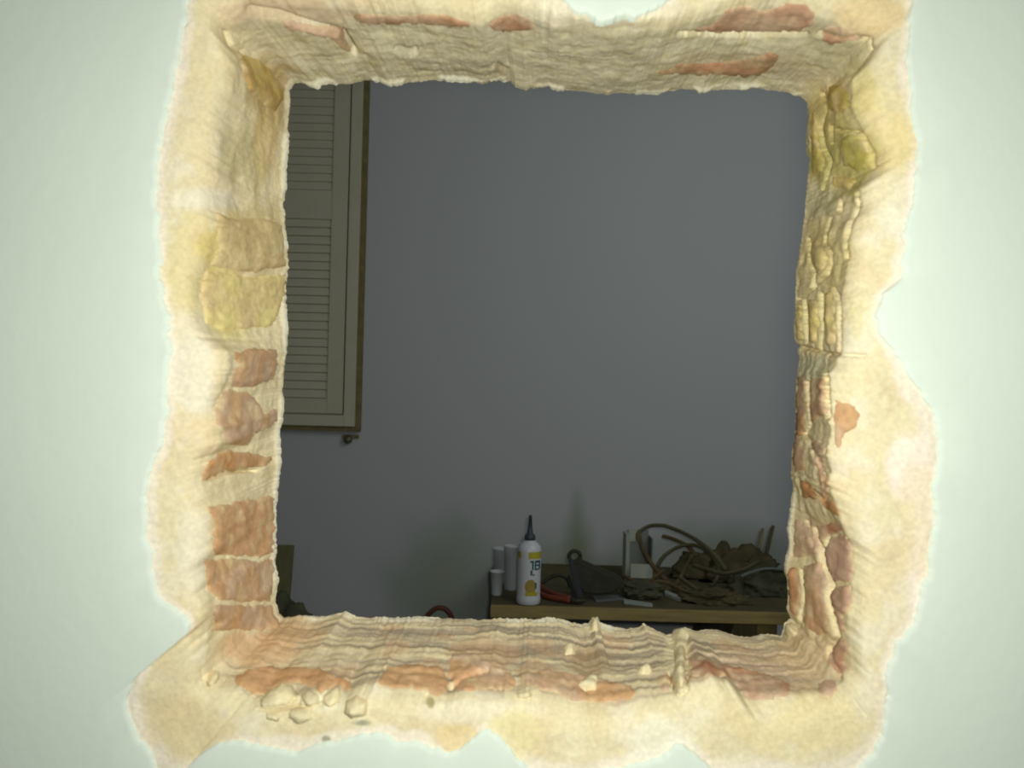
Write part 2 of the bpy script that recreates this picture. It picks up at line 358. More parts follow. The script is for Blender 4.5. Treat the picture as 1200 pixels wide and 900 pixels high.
# ------------------------------------------------------------------ bricks: chunks set into the reveal, traced outlines
tree = BVHTree.FromPolygons([tuple(v) for v in X.tolist()], grid_faces(NROW).tolist())
def inpoly(px, py, poly):
    c = False; j = len(poly)-1
    for i in range(len(poly)):
        xi, yi = poly[i]; xj, yj = poly[j]
        if (yi > py) != (yj > py) and px < (xj-xi)*(py-yi)/(yj-yi)+xi: c = not c
        j = i
    return c
def out_normal(co, px, py):
    t, r, b, l = (float(v) for v in side_of(np.array([math.atan2(py-CY, px-CX)])))
    k = min(max((co.y-.016)/.02, 0), 1)
    n = Vector(((l-r)*k, -(1-k)-.18*k, (b-t)*k))
    return n.normalized()
def chunk(name, poly, m, c_main, c_alt, h=.0020, rough=.0008, step=2., parent=None, seed=1, jit=3.0, dome=7., mortar=.35, label=None, streak=False):
    pl = [Vector((x, y, 0)) for x, y in poly]
    den = []
    for i in range(len(pl)):
        a, b = pl[i], pl[(i+1) % len(pl)]; n_ = max(1, int((b-a).length/4))
        for k in range(n_):
            q = a.lerp(b, k/n_)
            q += Vector((noise.fractal(q*.13+Vector((seed, 0, 0)), 1, 2, 3), noise.fractal(q*.13+Vector((0, seed, 9)), 1, 2, 3), 0))*jit
            den.append((q.x, q.y))
    arr = np.array(den); x0, y0 = arr.min(0)-step; x1, y1 = arr.max(0)+step
    nx, ny = int((x1-x0)/step)+2, int((y1-y0)/step)+2
    ids = {}; V = []; C = []; Fc = []; NN = []
    loop = den+[den[0]]
    def vert(i, j):
        if (i, j) in ids: return ids[i, j]
        px, py = x0+i*step, y0+j*step
        d0 = float(seg_d(np.array([[px, py]]), loop)[0]); ins = inpoly(px, py, den)
        if (not ins) or d0 < step*.8:               # pull the rim onto the outline
            best = min(((np.hypot(px-a[0], py-a[1]), a) for a in den), key=lambda z: z[0])
            if best[0] < step*1.6: px, py = px*.25+best[1][0]*.75, py*.25+best[1][1]*.75
            d0 = 0
        hit = tree.ray_cast(CAM, ray(px, py).normalized())
        if hit[0] is None: ids[i, j] = None; return None
        co = hit[0]; n = out_normal(co, px, py)
        q = co*1.0
        hh = h*min(1, d0/dome)**.6 - (.0012 if d0 <= 0 else 0)
        f1 = noise.fractal(q*38+Vector((seed*3, 0, 0)), 1, 2, 4); f2 = noise.fractal(q*120+Vector((0, seed*3, 0)), 1, 2, 3)
        f3 = noise.fractal(Vector((q.x*8, q.y*90, q.z*8))+Vector((seed, 2, 0)), 1, 2, 3) if streak else 0
        hh += rough*(f1*1.2+f2*.5+f3)*min(1, .3+d0/dome)
        V.append(co+n*hh); NN.append(n)
        g = noise.fractal(q*30+Vector((seed*5, 1, 0)), 1, 2, 4); g2 = noise.fractal(q*55+Vector((seed*9, 4, 2)), 1, 2, 3)
        t = min(max(.5+g*1.3, 0), 1); c = np.array(c_main)*(1-t)+np.array(c_alt)*t
        mk = min(max((g2-.25+mortar*.6)*2.2, 0), 1)*min(mortar*1.8, .9)
        c = c*(1-mk)+hexl(226, 208, 160)*mk
        ek = max(0, 1-d0/5)*min(max(.55+g2*2+g, 0), 1)*.8; c = c*(1-ek)+hexl(218, 196, 152)*ek
        C.append(c); ids[i, j] = len(V)-1
        return ids[i, j]
    for i in range(nx-1):
        for j in range(ny-1):
            if inpoly(x0+(i+.5)*step, y0+(j+.5)*step, den):
                f = [vert(i, j), vert(i, j+1), vert(i+1, j+1), vert(i+1, j)]
                if None not in f: Fc.append(f)
    if not Fc: return None
    # close the chunk: drop a skirt into the wall and a back
    ed = {}
    for f in Fc:
        for a, b in zip(f, f[1:]+f[:1]): ed[(a, b)] = ed.get((a, b), 0)+1
    back = {}
    for (a, b) in [k for k in ed if (k[1], k[0]) not in ed]:
        for v in (a, b):
            if v not in back:
                V.append(V[v]-NN[v]*.012); C.append(C[v]); back[v] = len(V)-1
        Fc.append([b, a, back[a], back[b]])
    me = bpy.data.meshes.new(name); me.from_pydata([tuple(v) for v in V], [], Fc)
    at = me.color_attributes.new('Col', 'FLOAT_COLOR', 'POINT')
    at.data.foreach_set('color', np.concatenate([np.array(C), np.ones((len(C), 1))], 1).astype(np.float32).ravel())
    me.polygons.foreach_set('use_smooth', np.ones(len(me.polygons), bool)); me.update()
    o = link(name, me, m, parent or wall)
    if label: o['label'] = label
    return o
BR = [
 # left reveal, courses from the top down
 ([(272,412),(295,407),(325,408),(326,432),(322,446),(305,452),(290,456),(268,456),(270,437),(278,428),(274,420)], ORANGE, PINK, .25),
 ([(266,456),(290,456),(302,470),(312,484),(322,478),(326,474),(327,492),(318,503),(300,510),(292,524),(262,522),(260,505),(252,497),(250,480),(256,463)], PINK, ORANGE, .4),
 ([(248,535),(265,524),(295,530),(315,533),(322,537),(312,547),(298,551),(265,553),(247,561),(236,567),(235,556)], hexl(190,138,88), ORANGE, .15),
 ([(240,592),(262,590),(285,583),(322,580),(322,650),(300,654),(252,652),(248,635),(249,615),(244,600)], ORANGE, hexl(208,166,126), .3),
 ([(239,656),(262,652),(300,656),(321,653),(322,690),(318,704),(290,707),(255,705),(250,697),(240,692)], PINK, ORANGE, .3),
 ([(250,707),(290,709),(318,706),(325,722),(330,735),(305,741),(270,739),(244,743),(250,725)], ORANGE, PINK, .1),
 # sill
 ([(275,790),(290,784),(310,780),(345,780),(375,782),(395,793),(413,796),(413,808),(402,810),(395,803),(375,815),(365,806),(350,800),(335,804),(320,812),(300,818),(288,808),(275,802)], ORANGE, hexl(204, 162, 118), .05),
 ([(440,797),(452,782),(475,776),(500,779),(520,782),(527,800),(523,812),(515,818),(505,818),(500,811),(470,808),(448,806)], ORANGE, hexl(206, 166, 124), .1),
 ([(524,782),(530,765),(550,762),(570,770),(600,785),(607,800),(600,810),(590,811),(575,808),(560,810),(548,812),(530,808)], hexl(206, 166, 124), PINK, .3),
 ([(607,790),(640,783),(680,790),(712,795),(742,803),(746,812),(740,820),(700,825),(670,822),(655,815),(630,808),(609,803)], ORANGE, PINK, .15),
 ([(768,792),(784,787),(787,800),(785,814),(772,812)], PINK, ORANGE, .3),
 ([(805,768),(830,773),(860,780),(900,788),(925,800),(928,815),(910,819),(885,823),(872,815),(862,800),(850,793),(810,795)], PINK, hexl(190,136,104), .2),
 ([(957,800),(975,795),(985,803),(975,818),(960,817)], PINK, PINK, .2),
 # right reveal
 ([(933,440),(945,437),(947,480),(944,505),(940,512),(930,512)], ORANGE, PINK, .1),
 ([(948,442),(968,442),(971,487),(960,489),(951,497),(948,480)], PINK, hexl(208,170,130), .3),
 ([(930,505),(938,510),(946,528),(944,550),(930,557),(926,535)], ORANGE, PINK, .1),
 ([(950,516),(960,513),(968,525),(968,555),(973,566),(972,590),(962,582),(957,552),(951,535)], ORANGE, PINK, .15),
 ([(934,562),(945,562),(958,578),(972,582),(986,600),(986,606),(975,603),(960,590),(940,583)], hexl(186,140,92), ORANGE, .15),
 ([(978,468),(994,470),(1009,483),(1005,500),(990,508),(986,528),(978,526),(975,490)], ORANGE, PINK, .1),
 ([(930,605),(945,612),(958,628),(962,648),(945,654),(928,655)], PINK, hexl(214,184,148), .5),
 ([(957,617),(972,611),(988,612),(989,624),(972,627),(963,640),(957,630)], hexl(196,140,108), PINK, .1),
 ([(973,630),(985,625),(995,630),(1000,650),(1002,672),(996,683),(976,681),(970,670),(965,655),(967,640)], hexl(200, 162, 140), PINK, .1),
 ([(923,665),(937,664),(939,690),(936,729),(925,718),(922,690)], hexl(206,158,114), PINK, .25),
 ([(940,662),(962,657),(972,680),(966,698),(975,742),(960,747),(940,735),(942,700)], PINK, hexl(208,170,130), .35),
 ([(978,686),(997,684),(1000,700),(996,718),(990,723),(992,744),(984,744),(976,715),(971,700)], hexl(198, 160, 134), PINK, .1),
 ([(982,748),(994,746),(997,760),(990,776),(997,785),(985,795),(975,785),(966,774),(973,762)], hexl(188,138,108), PINK, .1),
 # head
 ([(325,20),(345,23),(375,29),(402,30),(408,48),(414,64),(400,58),(385,46),(350,39),(330,32)], hexl(168, 138, 108), PINK, .1),
 ([(412,16),(425,14),(450,17),(485,15),(520,15),(545,23),(560,32),(535,34),(500,30),(460,29),(430,31),(415,25)], hexl(190, 150, 116), PINK, .1),
 ([(570,28),(590,17),(605,14),(620,20),(632,34),(610,38),(580,37)], hexl(184, 142, 108), PINK, .05),
 ([(803,37),(835,28),(850,12),(870,5),(890,12),(910,8),(925,1),(945,4),(957,15),(952,31),(935,38),(880,38),(840,39)], PINK, hexl(192, 152, 124), .15),
 ([(745,88),(785,79),(800,72),(830,73),(880,68),(900,60),(915,64),(905,82),(890,90),(830,90),(790,88)], hexl(190,146,112), hexl(176,150,116), .3),
 ([(963,32),(980,29),(1008,38),(1016,46),(995,49),(975,54),(962,50)], PINK, hexl(186,146,116), .2),
]
for i, (pl, c1, c2, mo) in enumerate(BR):
    chunk('brick', pl, M_brick, c1, c2, mortar=mo, seed=i+1, streak=pl[0][1] < 100)
YB_ = [
 ([(252,247),(275,256),(300,254),(331,262),(334,285),(334,312),(300,320),(262,316),(244,312),(254,290)], hexl(216, 198, 146), hexl(206, 184, 134)),
 ([(240,316),(262,320),(300,324),(334,318),(334,345),(320,383),(262,388),(240,380),(233,345)], hexl(228, 214, 146), hexl(214, 194, 140)),
 ([(280,62),(303,68),(320,84),(333,104),(333,117),(322,132),(310,124),(292,108),(284,88)], hexl(196,164,104), hexl(206,184,112)),
 ([(970,101),(988,97),(996,110),(998,124),(985,134),(970,130)], hexl(206,184,104), hexl(190,176,100)),
 ([(985,160),(1002,156),(1017,165),(1024,182),(1024,196),(1008,202),(988,196),(984,178)], OLIVE, hexl(188,176,84)),
 ([(974,204),(1000,208),(1008,212),(998,224),(976,219)], hexl(226,208,128), hexl(220,200,120)),
 ([(952,132),(960,120),(957,150),(963,178),(968,190),(964,205),(950,206),(950,160)], hexl(208,190,112), hexl(196,180,104)),
 ([(951,282),(960,278),(970,296),(970,310),(964,320),(956,316),(950,302)], hexl(226,206,138), hexl(214,198,134)),
 ([(934,354),(941,352),(942,400),(936,404),(932,390)], hexl(222,204,128), hexl(212,196,130)),
 ([(947,350),(958,350),(960,380),(957,404),(947,402)], hexl(220,204,130), hexl(222,194,130)),
 ([(967,344),(976,342),(980,360),(981,405),(967,404),(966,375)], hexl(222,206,134), hexl(226,206,140)),
]
for i, (pl, c1, c2) in enumerate(YB_):
    o = chunk('brick', pl, M_brick, c1, c2, mortar=.3, seed=50+i, h=.003)
    if o: o['label'] = 'yellowish brick in the reveal'
ST = [([(303,821),(315,810),(330,802),(345,806),(348,818),(338,825),(318,830),(306,828)]), ([(350,816),(362,807),(373,812),(375,825),(362,828)]),
 ([(378,815),(392,804),(401,808),(400,822),(388,830),(379,826)]), ([(310,834),(325,832),(332,838),(326,846),(312,843)]), ([(338,829),(352,826),(366,832),(368,842),(352,850),(338,842)]),
 ([(676,805),(690,790),(702,794),(700,812),(685,814)]), ([(746,785),(760,778),(767,785),(762,792),(748,792)]), ([(690,740),(692,730),(695,725),(701,725),(704,733),(701,742)]),
 ([(918,744),(921,733),(928,728),(934,733),(934,745),(925,748)]), ([(786,740),(803,737),(808,745),(804,770),(804,800),(798,812),(788,802),(790,770)]), ([(243,786),(252,784),(258,794),(252,806),(243,806)]),
 ([(404,822),(418,814),(432,820),(430,838),(412,842),(403,834)]), ([(604,812),(622,806),(624,816),(608,820)]), ([(660,756),(676,754),(676,768),(662,768)])]
for i, pl in enumerate(ST):
    c = CREAM if i != 10 else hexl(178, 146, 104)
    o = chunk('mortar_lump', pl, M_render, c, hexl(236, 224, 180), h=.008, rough=.002, mortar=0, seed=80+i, jit=1.5, dome=9)

# ------------------------------------------------------------------ the room beyond
M_floor = mat('grey_cement', (.22, .21, .19), .9, (.28, .27, .24), 8, 5, .001)
M_ceil = mat('ceiling_paint', (.62, .63, .60), .9)
def slab(name, x0, x1, y0, y1, z0, z1, m):
    bm = bmesh.new(); add_box(bm, x0, x1, y0, y1, z0, z1); o = bmobj(name, bm, m); o['kind'] = 'structure'; return o
slab('floor', XL-.1, XR+.1, -2.2, Y_FAR+.1, -.1, 0, M_floor)
slab('ceiling', XL-.1, XR+.1, YB, Y_FAR+.1, ZT, ZT+.1, M_ceil)
slab('wall_left', XL-.1, XL, YB, Y_FAR, 0, ZT, M_far)
slab('wall_right', XR, XR+.1, YB, Y_FAR, 0, ZT, M_far)
# back wall with the soft shadows around the bench painted into its colour
M_back = bpy.data.materials.new('blue_grey_wall_paint'); M_back.use_nodes = True
nt = M_back.node_tree; b = nt.nodes['Principled BSDF']; b.inputs['Roughness'].default_value = .9; b.inputs['Specular IOR Level'].default_value = .1
tc = nt.nodes.new('ShaderNodeTexCoord')
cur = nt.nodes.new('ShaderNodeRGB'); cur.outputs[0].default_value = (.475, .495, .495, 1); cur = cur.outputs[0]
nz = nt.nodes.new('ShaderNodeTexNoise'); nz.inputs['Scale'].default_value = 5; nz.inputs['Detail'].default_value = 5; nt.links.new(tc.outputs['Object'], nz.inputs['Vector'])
def shade_patch(px, py, rx, ry, c, k):
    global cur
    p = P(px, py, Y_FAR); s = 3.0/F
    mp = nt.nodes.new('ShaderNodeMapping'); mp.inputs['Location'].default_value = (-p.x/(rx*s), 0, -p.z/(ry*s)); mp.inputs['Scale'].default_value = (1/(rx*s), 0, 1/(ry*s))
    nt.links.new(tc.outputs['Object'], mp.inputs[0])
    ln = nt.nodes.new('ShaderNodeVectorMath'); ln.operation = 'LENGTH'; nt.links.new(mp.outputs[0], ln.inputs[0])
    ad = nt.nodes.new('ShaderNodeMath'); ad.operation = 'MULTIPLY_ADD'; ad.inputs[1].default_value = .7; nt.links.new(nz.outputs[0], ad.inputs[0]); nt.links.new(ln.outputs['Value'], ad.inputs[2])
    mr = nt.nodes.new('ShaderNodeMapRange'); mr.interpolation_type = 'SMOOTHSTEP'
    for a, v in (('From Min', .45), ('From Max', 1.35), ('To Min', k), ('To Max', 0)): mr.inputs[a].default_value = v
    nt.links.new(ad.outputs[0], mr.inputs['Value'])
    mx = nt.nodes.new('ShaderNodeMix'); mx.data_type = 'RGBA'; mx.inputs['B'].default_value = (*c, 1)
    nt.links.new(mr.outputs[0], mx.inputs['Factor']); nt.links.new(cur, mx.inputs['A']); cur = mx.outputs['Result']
shade_patch(520, 690, 110, 110, (.27, .31, .23), .75)
shade_patch(640, 670, 80, 60, (.26, .30, .20), .7)
shade_patch(735, 670, 50, 60, (.26, .30, .22), .6)
shade_patch(677, 650, 30, 60, (.20, .24, .12), .8)
shade_patch(676, 610, 14, 60, (.24, .28, .16), .5)
shade_patch(850, 655, 130, 60, (.20, .23, .15), .75)
shade_patch(600, 780, 400, 60, (.42, .46, .46), .5)  # broad mid-grey band low on the wall
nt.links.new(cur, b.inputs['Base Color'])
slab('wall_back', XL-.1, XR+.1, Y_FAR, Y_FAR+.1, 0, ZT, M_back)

# ------------------------------------------------------------------ louvred shutter on the back wall
M_sh = mat('shutter_paint', (.50, .485, .345), .6, (.53, .515, .375), 14, 3)
M_trim = mat('brown_edge_timber', (.16, .13, .05), .7, (.22, .18, .07), 30)
YS = Y_FAR
sh = thing('louvered_shutter', 'off-white louvred shutter hung on the grey wall, upper left through the opening', 'shutter', (P(330, 505, YS).x, YS, P(330, 505, YS).z))
sx = lambda px, py=300: P(px, py, YS-.03).x-sh.location.x
sz = lambda py, px=380: P(px, py, YS-.03).z-sh.location.z
def sbox(name, x0, x1, z0, z1, y0, y1, m, bev=.002, par=None):
    bm = bmesh.new(); add_box(bm, x0, x1, -y1, -y0, z0, z1, bev); return bmobj(name, bm, m, par or sh)
ztop = sz(-20); xr = sx(421); xl = sx(190); zb = sz(499)
sbox('backing_board', xl, sx(412), zb+.01, ztop, .0005, .012, M_sh)
ow = sx(421)-sx(408)                              # outer casing width
sbox('casing', xr-ow, xr, zb, ztop, .0005, .040, M_sh); sbox('casing', xl, xl+ow, zb, ztop, .0005, .040, M_sh)
sbox('casing', xl+ow, xr-ow, zb, zb+ow, .0005, .040, M_sh)
g_ = .0045
x1 = xr-ow-g_; x0 = xl+ow+g_; z0 = zb+ow+g_; st = sx(408)-sx(389)
sbox('stile', x1-st, x1, z0, ztop, .012, .034, M_sh); sbox('stile', x0, x0+st, z0, ztop, .012, .034, M_sh)
zr = [(z0, sz(467)), (sz(257), sz(223)), (sz(-2), ztop)]
for a, c in zr: sbox('rail', x0+st, x1-st, a, c, .012, .033, M_sh)
bm = bmesh.new(); add_box(bm, x0+st, x1-st, -.0055, .0055, -.0138, .0138, .0025, Matrix.Rotation(math.radians(-11), 4, 'X'))
me = bpy.data.meshes.new('slat'); bm.to_mesh(me); bm.free(); me.materials.append(M_sh)
pitch = abs(sz(0)-sz(9.72))
for lo, hi in ((zr[0][1], zr[1][0]), (zr[1][1], zr[2][0])):
    n_ = int((hi-lo)/pitch); pp = (hi-lo)/n_
    for k in range(n_):
        o = bpy.data.objects.new('slat', me); COL.objects.link(o); o.parent = sh; o.location = (0, -.0235, lo+(k+.5)*pp)
# brown timber edging around it and the round latch under its corner
bw = sx(427)-sx(421)
ed = sbox('edging', xr, xr+bw, zb-bw, ztop, .0005, .026, M_trim); sbox('edging', xl-bw, xl, zb-bw, ztop, .0005, .026, M_trim); sbox('edging', xl, xr, zb-bw, zb, .0005, .026, M_trim)
bm = bmesh.new(); add_lathe(bm, [(.004, 0), (.011, .002), (.015, .010), (.014, .018), (.007, .024), (.002, .025)], 20)
for v in bm.verts: v.co = Matrix.Rotation(PI/2, 4, 'X') @ v.co
pk = P(408, 515, YS-.01)
for v in bm.verts: v.co += Vector((pk.x-sh.location.x, -.0005, pk.z-sh.location.z))
k = bmobj('latch', bm, mat('dull_brass', (.16, .15, .09), .4, metal=.4), sh, True); k['label'] = 'small round metal latch'
bm = bmesh.new(); add_box(bm, pk.x-sh.location.x-.02, pk.x-sh.location.x+.035, -.008, -.0005, pk.z-sh.location.z+.004, pk.z-sh.location.z+.016, .001); bmobj('latch_plate', bm, M_trim, sh)

# ------------------------------------------------------------------ workbench plank table
M_wood = mat('bench_wood', (.25, .19, .065), .7, (.32, .25, .09), 12, 5, .0008, 60, stretch=(1, 8, 8))
M_top = mat('shaded_bench_top', (.075, .068, .030), .9, (.12, .10, .045), 9, 5, .0008, 60)  # shade over the bench top put into its dark colour
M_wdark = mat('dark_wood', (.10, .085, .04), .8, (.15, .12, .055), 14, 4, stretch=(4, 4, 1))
YT0 = 1.71
ZTAB = P(740, 712, YT0).z
tb = thing('workbench', 'brown wooden workbench with cluttered plank top against the grey wall', 'workbench', (P(575, 705, YT0).x, YT0, 0))
tx0 = 0; tx1 = P(975, 712, YT0).x-tb.location.x
bm = bmesh.new(); add_box(bm, tx0, tx1, 0, .565, ZTAB-.030, ZTAB, .003); bmobj('plank_top', bm, M_top, tb)
bm = bmesh.new(); add_box(bm, tx0, tx1, -.014, -.0005, ZTAB-.033, ZTAB-.001, .002); o = bmobj('edge_strip', bm, M_wood, tb); o['label'] = 'lighter brown front edge'
def leg(name, xb0, xb1, spl, y0, y1, zt, m):
    bm = bmesh.new(); v = [bm.verts.new(q) for q in ((xb0, y0, zt), (xb1, y0, zt), (xb1, y1, zt), (xb0, y1, zt), (xb0-spl, y0, .0), (xb1+spl*.1, y0, .0), (xb1+spl*.1, y1, .0), (xb0-spl, y1, .0))]
    for f in ((0, 1, 2, 3), (4, 7, 6, 5), (0, 4, 5, 1), (1, 5, 6, 2), (2, 6, 7, 3), (3, 7, 4, 0)): bm.faces.new([v[i] for i in f])
    return bmobj(name, bm, m, tb)
lx = lambda px: P(px, 725, YT0+.06).x-tb.location.x
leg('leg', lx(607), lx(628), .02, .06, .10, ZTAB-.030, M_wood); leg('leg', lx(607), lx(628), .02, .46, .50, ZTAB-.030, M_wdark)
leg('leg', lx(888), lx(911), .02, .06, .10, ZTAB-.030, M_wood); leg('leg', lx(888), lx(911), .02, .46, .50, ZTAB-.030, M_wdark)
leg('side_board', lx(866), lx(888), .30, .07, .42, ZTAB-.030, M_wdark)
ont = lambda px, py: PZ(px, py, ZTAB)

# ------------------------------------------------------------------ glue bottle
M_white = mat('white_plastic', (.62, .64, .66), .35, spec=.5); M_capd = mat('dark_blue_plastic', (.035, .055, .06), .4, (.05, .07, .075), 30)
p = ont(619, 707); S = (p.y-CAM.y)/F                 # metres per pixel at this depth
bt = thing('glue_bottle', 'white glue bottle with dark pointed nozzle and yellow label on the workbench', 'bottle', p)
bm = bmesh.new(); h = 74*S; r = 14.2*S
add_lathe(bm, [(r*.86, 0), (r, h*.025), (r, h*.10), (r*.965, h*.13), (r*.965, h*.80), (r*.98, h*.84), (r*.93, h*.90), (r*.72, h*.955), (r*.5, h*.985), (r*.42, h), (r*.42, h*1.02)], 40); bmobj('body', bm, M_white, bt, True)
bm = bmesh.new(); add_lathe(bm, [(r*.40, h*1.0), (r*.46, h*1.01), (r*.43, h*1.085), (r*.30, h*1.10), (r*.24, h*1.125), (r*.19, h*1.2), (r*.13, h*1.34), (r*.16, h*1.345), (r*.14, h*1.385), (r*.07, h*1.40)], 24); bmobj('nozzle', bm, M_capd, bt, True)
def decal(name, px0, px1, z0, z1, m, rr=1.0, par=bt, shape=None):
    # curved label patch on the bottle: px in units of radius across
    a0, a1 = math.asin(px0), math.asin(px1); bm = bmesh.new(); n_ = 16; R_o = r*.972*rr; R_i = R_o-.0006; g = []
    for i in range(n_+1):
        a = a0+(a1-a0)*i/n_; t = i/n_; zl, zh = (z0, z1) if not shape else shape(t)
        g.append([bm.verts.new((q*math.sin(a), -q*math.cos(a), z)) for q, z in ((R_o, zl), (R_o, zh), (R_i, zh), (R_i, zl))])
    for a, b in zip(g, g[1:]):
        for j in range(4): bm.faces.new((a[j], b[j], b[(j+1) % 4], a[(j+1) % 4]))
    bm.faces.new(g[0]); bm.faces.new(g[-1][::-1]); return bmobj(name, bm, m, par)
M_yel = mat('label_yellow', (.42, .38, .02), .5, (.48, .42, .04), 60); M_teal = mat('label_teal', (.02, .10, .11), .5); M_gold = mat('label_orange', (.36, .26, .05), .5)
M_lav = mat('label_white', (.60, .62, .62), .5)
lb = decal('label', -.80, .985, h*.17, h*.84, M_lav, 1.0)
decal('yellow_band', -.98, -.70, h*.735, h*.835, M_yel, 1.006, lb); decal('yellow_band', -.10, .97, h*.735, h*.845, M_yel, 1.006, lb)
zc, rz_ = h*.30, h*.115
decal('yellow_disc', -.34, .60, 0, 0, M_gold, 1.006, lb, lambda t: (zc-rz_*math.sqrt(max(1-(2*t-1)**2, .02)), zc+rz_*math.sqrt(max(1-(2*t-1)**2, .02))))
decal('yellow_strip', -.30, .72, h*.155, h*.215, M_yel, 1.010, lb)
def glyph(bars):                                      # printed teal strokes, (x0,x1,z0,z1) in bottle radii / heights
    for k, (a, b, c, d) in enumerate(bars): decal('lettering', a, b, h*c, h*d, M_teal, 1.010, lb)
glyph([(.06, .36, .675, .71), (.22, .36, .56, .675), (.10, .26, .48, .56), (.44, .56, .56, .71), (.56, .84, .675, .71), (.56, .84, .62, .645), (.56, .84, .56, .585), (.80, .90, .58, .70), (.30, .42, .47, .50)])
glyph([(.50, .64, .27, .36)])

# ------------------------------------------------------------------ cups and jars to the left of the bottle
def cup(name, label, px, pyb, wpx, hpx, m, top=1.3, cat='cup'):
    p = ont(px, pyb); S = (p.y-CAM.y)/F; r = wpx/2*S; h = hpx*S
    bm = bmesh.new(); add_lathe(bm, [(r*.9/top, 0), (r/top, .002), (r*.985, h*.96), (r*1.06, h*.965), (r*1.06, h), (r*.96, h), (r*.92/top, .004), (.001, .0035)], 28)
    o = bmobj(name, bm, m, None, True); o.location = p; tag(o, label, cat); return o
M_cup = mat('cup_plastic', (.60, .63, .64), .5); M_clear = mat('milky_clear_plastic', (.62, .66, .66), .3)
M_clear.node_tree.nodes['Principled BSDF'].inputs['Alpha'].default_value = .55
cup('plastic_cup', 'small white plastic cup at the left end of the workbench', 582, 697, 16, 28, M_cup)
cup('tall_cup', 'tall milky clear plastic tumbler just behind and left of the glue bottle', 598, 691, 17, 52, M_clear, 1.15)
cup('stacked_cup', 'faint clear tumbler behind the small white cup', 586, 682, 18, 40, M_clear, 1.1)

# ------------------------------------------------------------------ dark tapered tool, red pliers, cable
M_dark = mat('dark_olive_metal', (.030, .032, .018), .6, (.045, .045, .025), 40); M_blackp = mat('black_blue_steel', (.035, .042, .042), .5)
def pts3(pl, y):   # pixel outline at plane y
    return [P(a, b_, y) for a, b_ in pl]
def prism(name, pl, y0, y1, m, parent=None, bev=.003, hole=None, dome=0):
    bm = bmesh.new(); f = [bm.verts.new(q) for q in pts3(pl, y0)]; L = len(f)
    back = [bm.verts.new(v.co+Vector((0, y1-y0, 0))) for v in f]
    ff = bm.faces.new(f); bf = bm.faces.new(back[::-1])
    for i in range(L): bm.faces.new((f[i], back[i], back[(i+1) % L], f[(i+1) % L]))
    bmesh.ops.recalc_face_normals(bm, faces=bm.faces)
    if bev: bmesh.ops.bevel(bm, geom=[e for e in bm.edges if abs(e.verts[0].co.y-e.verts[1].co.y) < 1e-6], offset=bev, segments=3, affect='EDGES')
    return bmobj(name, bm, m, parent)
def rebase(root):   # parts are built in world space; hang them under their root without moving them
    bpy.context.view_layer.update()
    for c in root.children: c.data.transform(Matrix.Translation(-root.location))
base = ont(680, 703); yt = base.y
tl = thing('hand_tool', 'dark tapering hand tool with ringed tip and strip leg, right of the glue bottle', 'tool', base)
body = prism('body', [(670,660),(679,656),(690,661),(705,668),(722,674),(732,681),(730,688),(720,697),(700,699),(682,696),(676,686),(670,674)], yt-.018, yt+.022, M_dark, tl, .008)
ring = [P(673.5+6.5*math.cos(a), 652+6.5*math.sin(a), yt) for a in [2*PI*k/20 for k in range(21)]]
bm = bmesh.new(); add_sweep(bm, ring, .0055, .0055, 8, Vector((0, 1, 0))); bmobj('ring', bm, M_dark, tl, True)
prism('jaw', [(666,656),(671,655),(678,672),(684,703),(678,705),(671,680)], yt-.030, yt-.019, M_blackp, tl, .002)
prism('jaw', [(664,676),(668,674),(676,700),(672,703)], yt+.024, yt+.034, M_blackp, tl, .002)
rebase(tl)
M_red = mat('red_plastic', (.17, .045, .022), .5); M_brn = mat('brown_rubber', (.06, .05, .025), .7)
b2 = ont(654, 704)
pl_ = thing('pliers', 'reddish-brown handled pliers lying between the glue bottle and the dark tool', 'pliers', b2)
def sweep(name, pl, r_, m, parent, lift=0, n=5, ry=None, zs=None):
    q = [ont(a, b_)+Vector((0, 0, lift+(zs[i] if zs else 0))) for i, (a, b_) in enumerate(pl)]
    bm = bmesh.new(); add_sweep(bm, catmull(q, n), r_, ry, 8, Vector((0, 0, 1))); return bmobj(name, bm, m, parent, True)
sweep('handle', [(634,692),(642,697),(655,702),(668,706)], .009, M_red, pl_, .0095)
sweep('handle', [(632,699),(642,703),(655,705.5),(668,708)], .008, M_red, pl_, .0085)
sweep('jaws', [(668,707),(675,708.5),(684,708)], .0105, M_dark, pl_, .011, ry=.006)
rebase(pl_)
def loose(name, label, cat, pl, r_, m, zs, ry=None, group=None):
    q = [ont(a, b_)+Vector((0, 0, z)) for (a, b_), z in zip(pl, zs)]
    o_ = Vector((q[0].x, q[0].y, ZTAB)); bm = bmesh.new(); add_sweep(bm, catmull(q, 7), r_, ry, 8, Vector((0, 0, 1)))
    for v in bm.verts: v.co -= o_
    o = bmobj(name, bm, m, None, True); o.location = o_; return tag(o, label, cat, group)
loose('cable', 'thin dark cable arching up behind the red-handled pliers', 'cable', [(632,690),(636,690),(645,690),(656,690),(664,690),(668,690)], .0055, M_dark, [.006, .018, .034, .040, .030, .006])
M_pale = mat('pale_strip', (.30, .34, .31), .6, (.36, .39, .35), 40); M_greyp = mat('grey_plastic', (.15, .17, .16), .6)
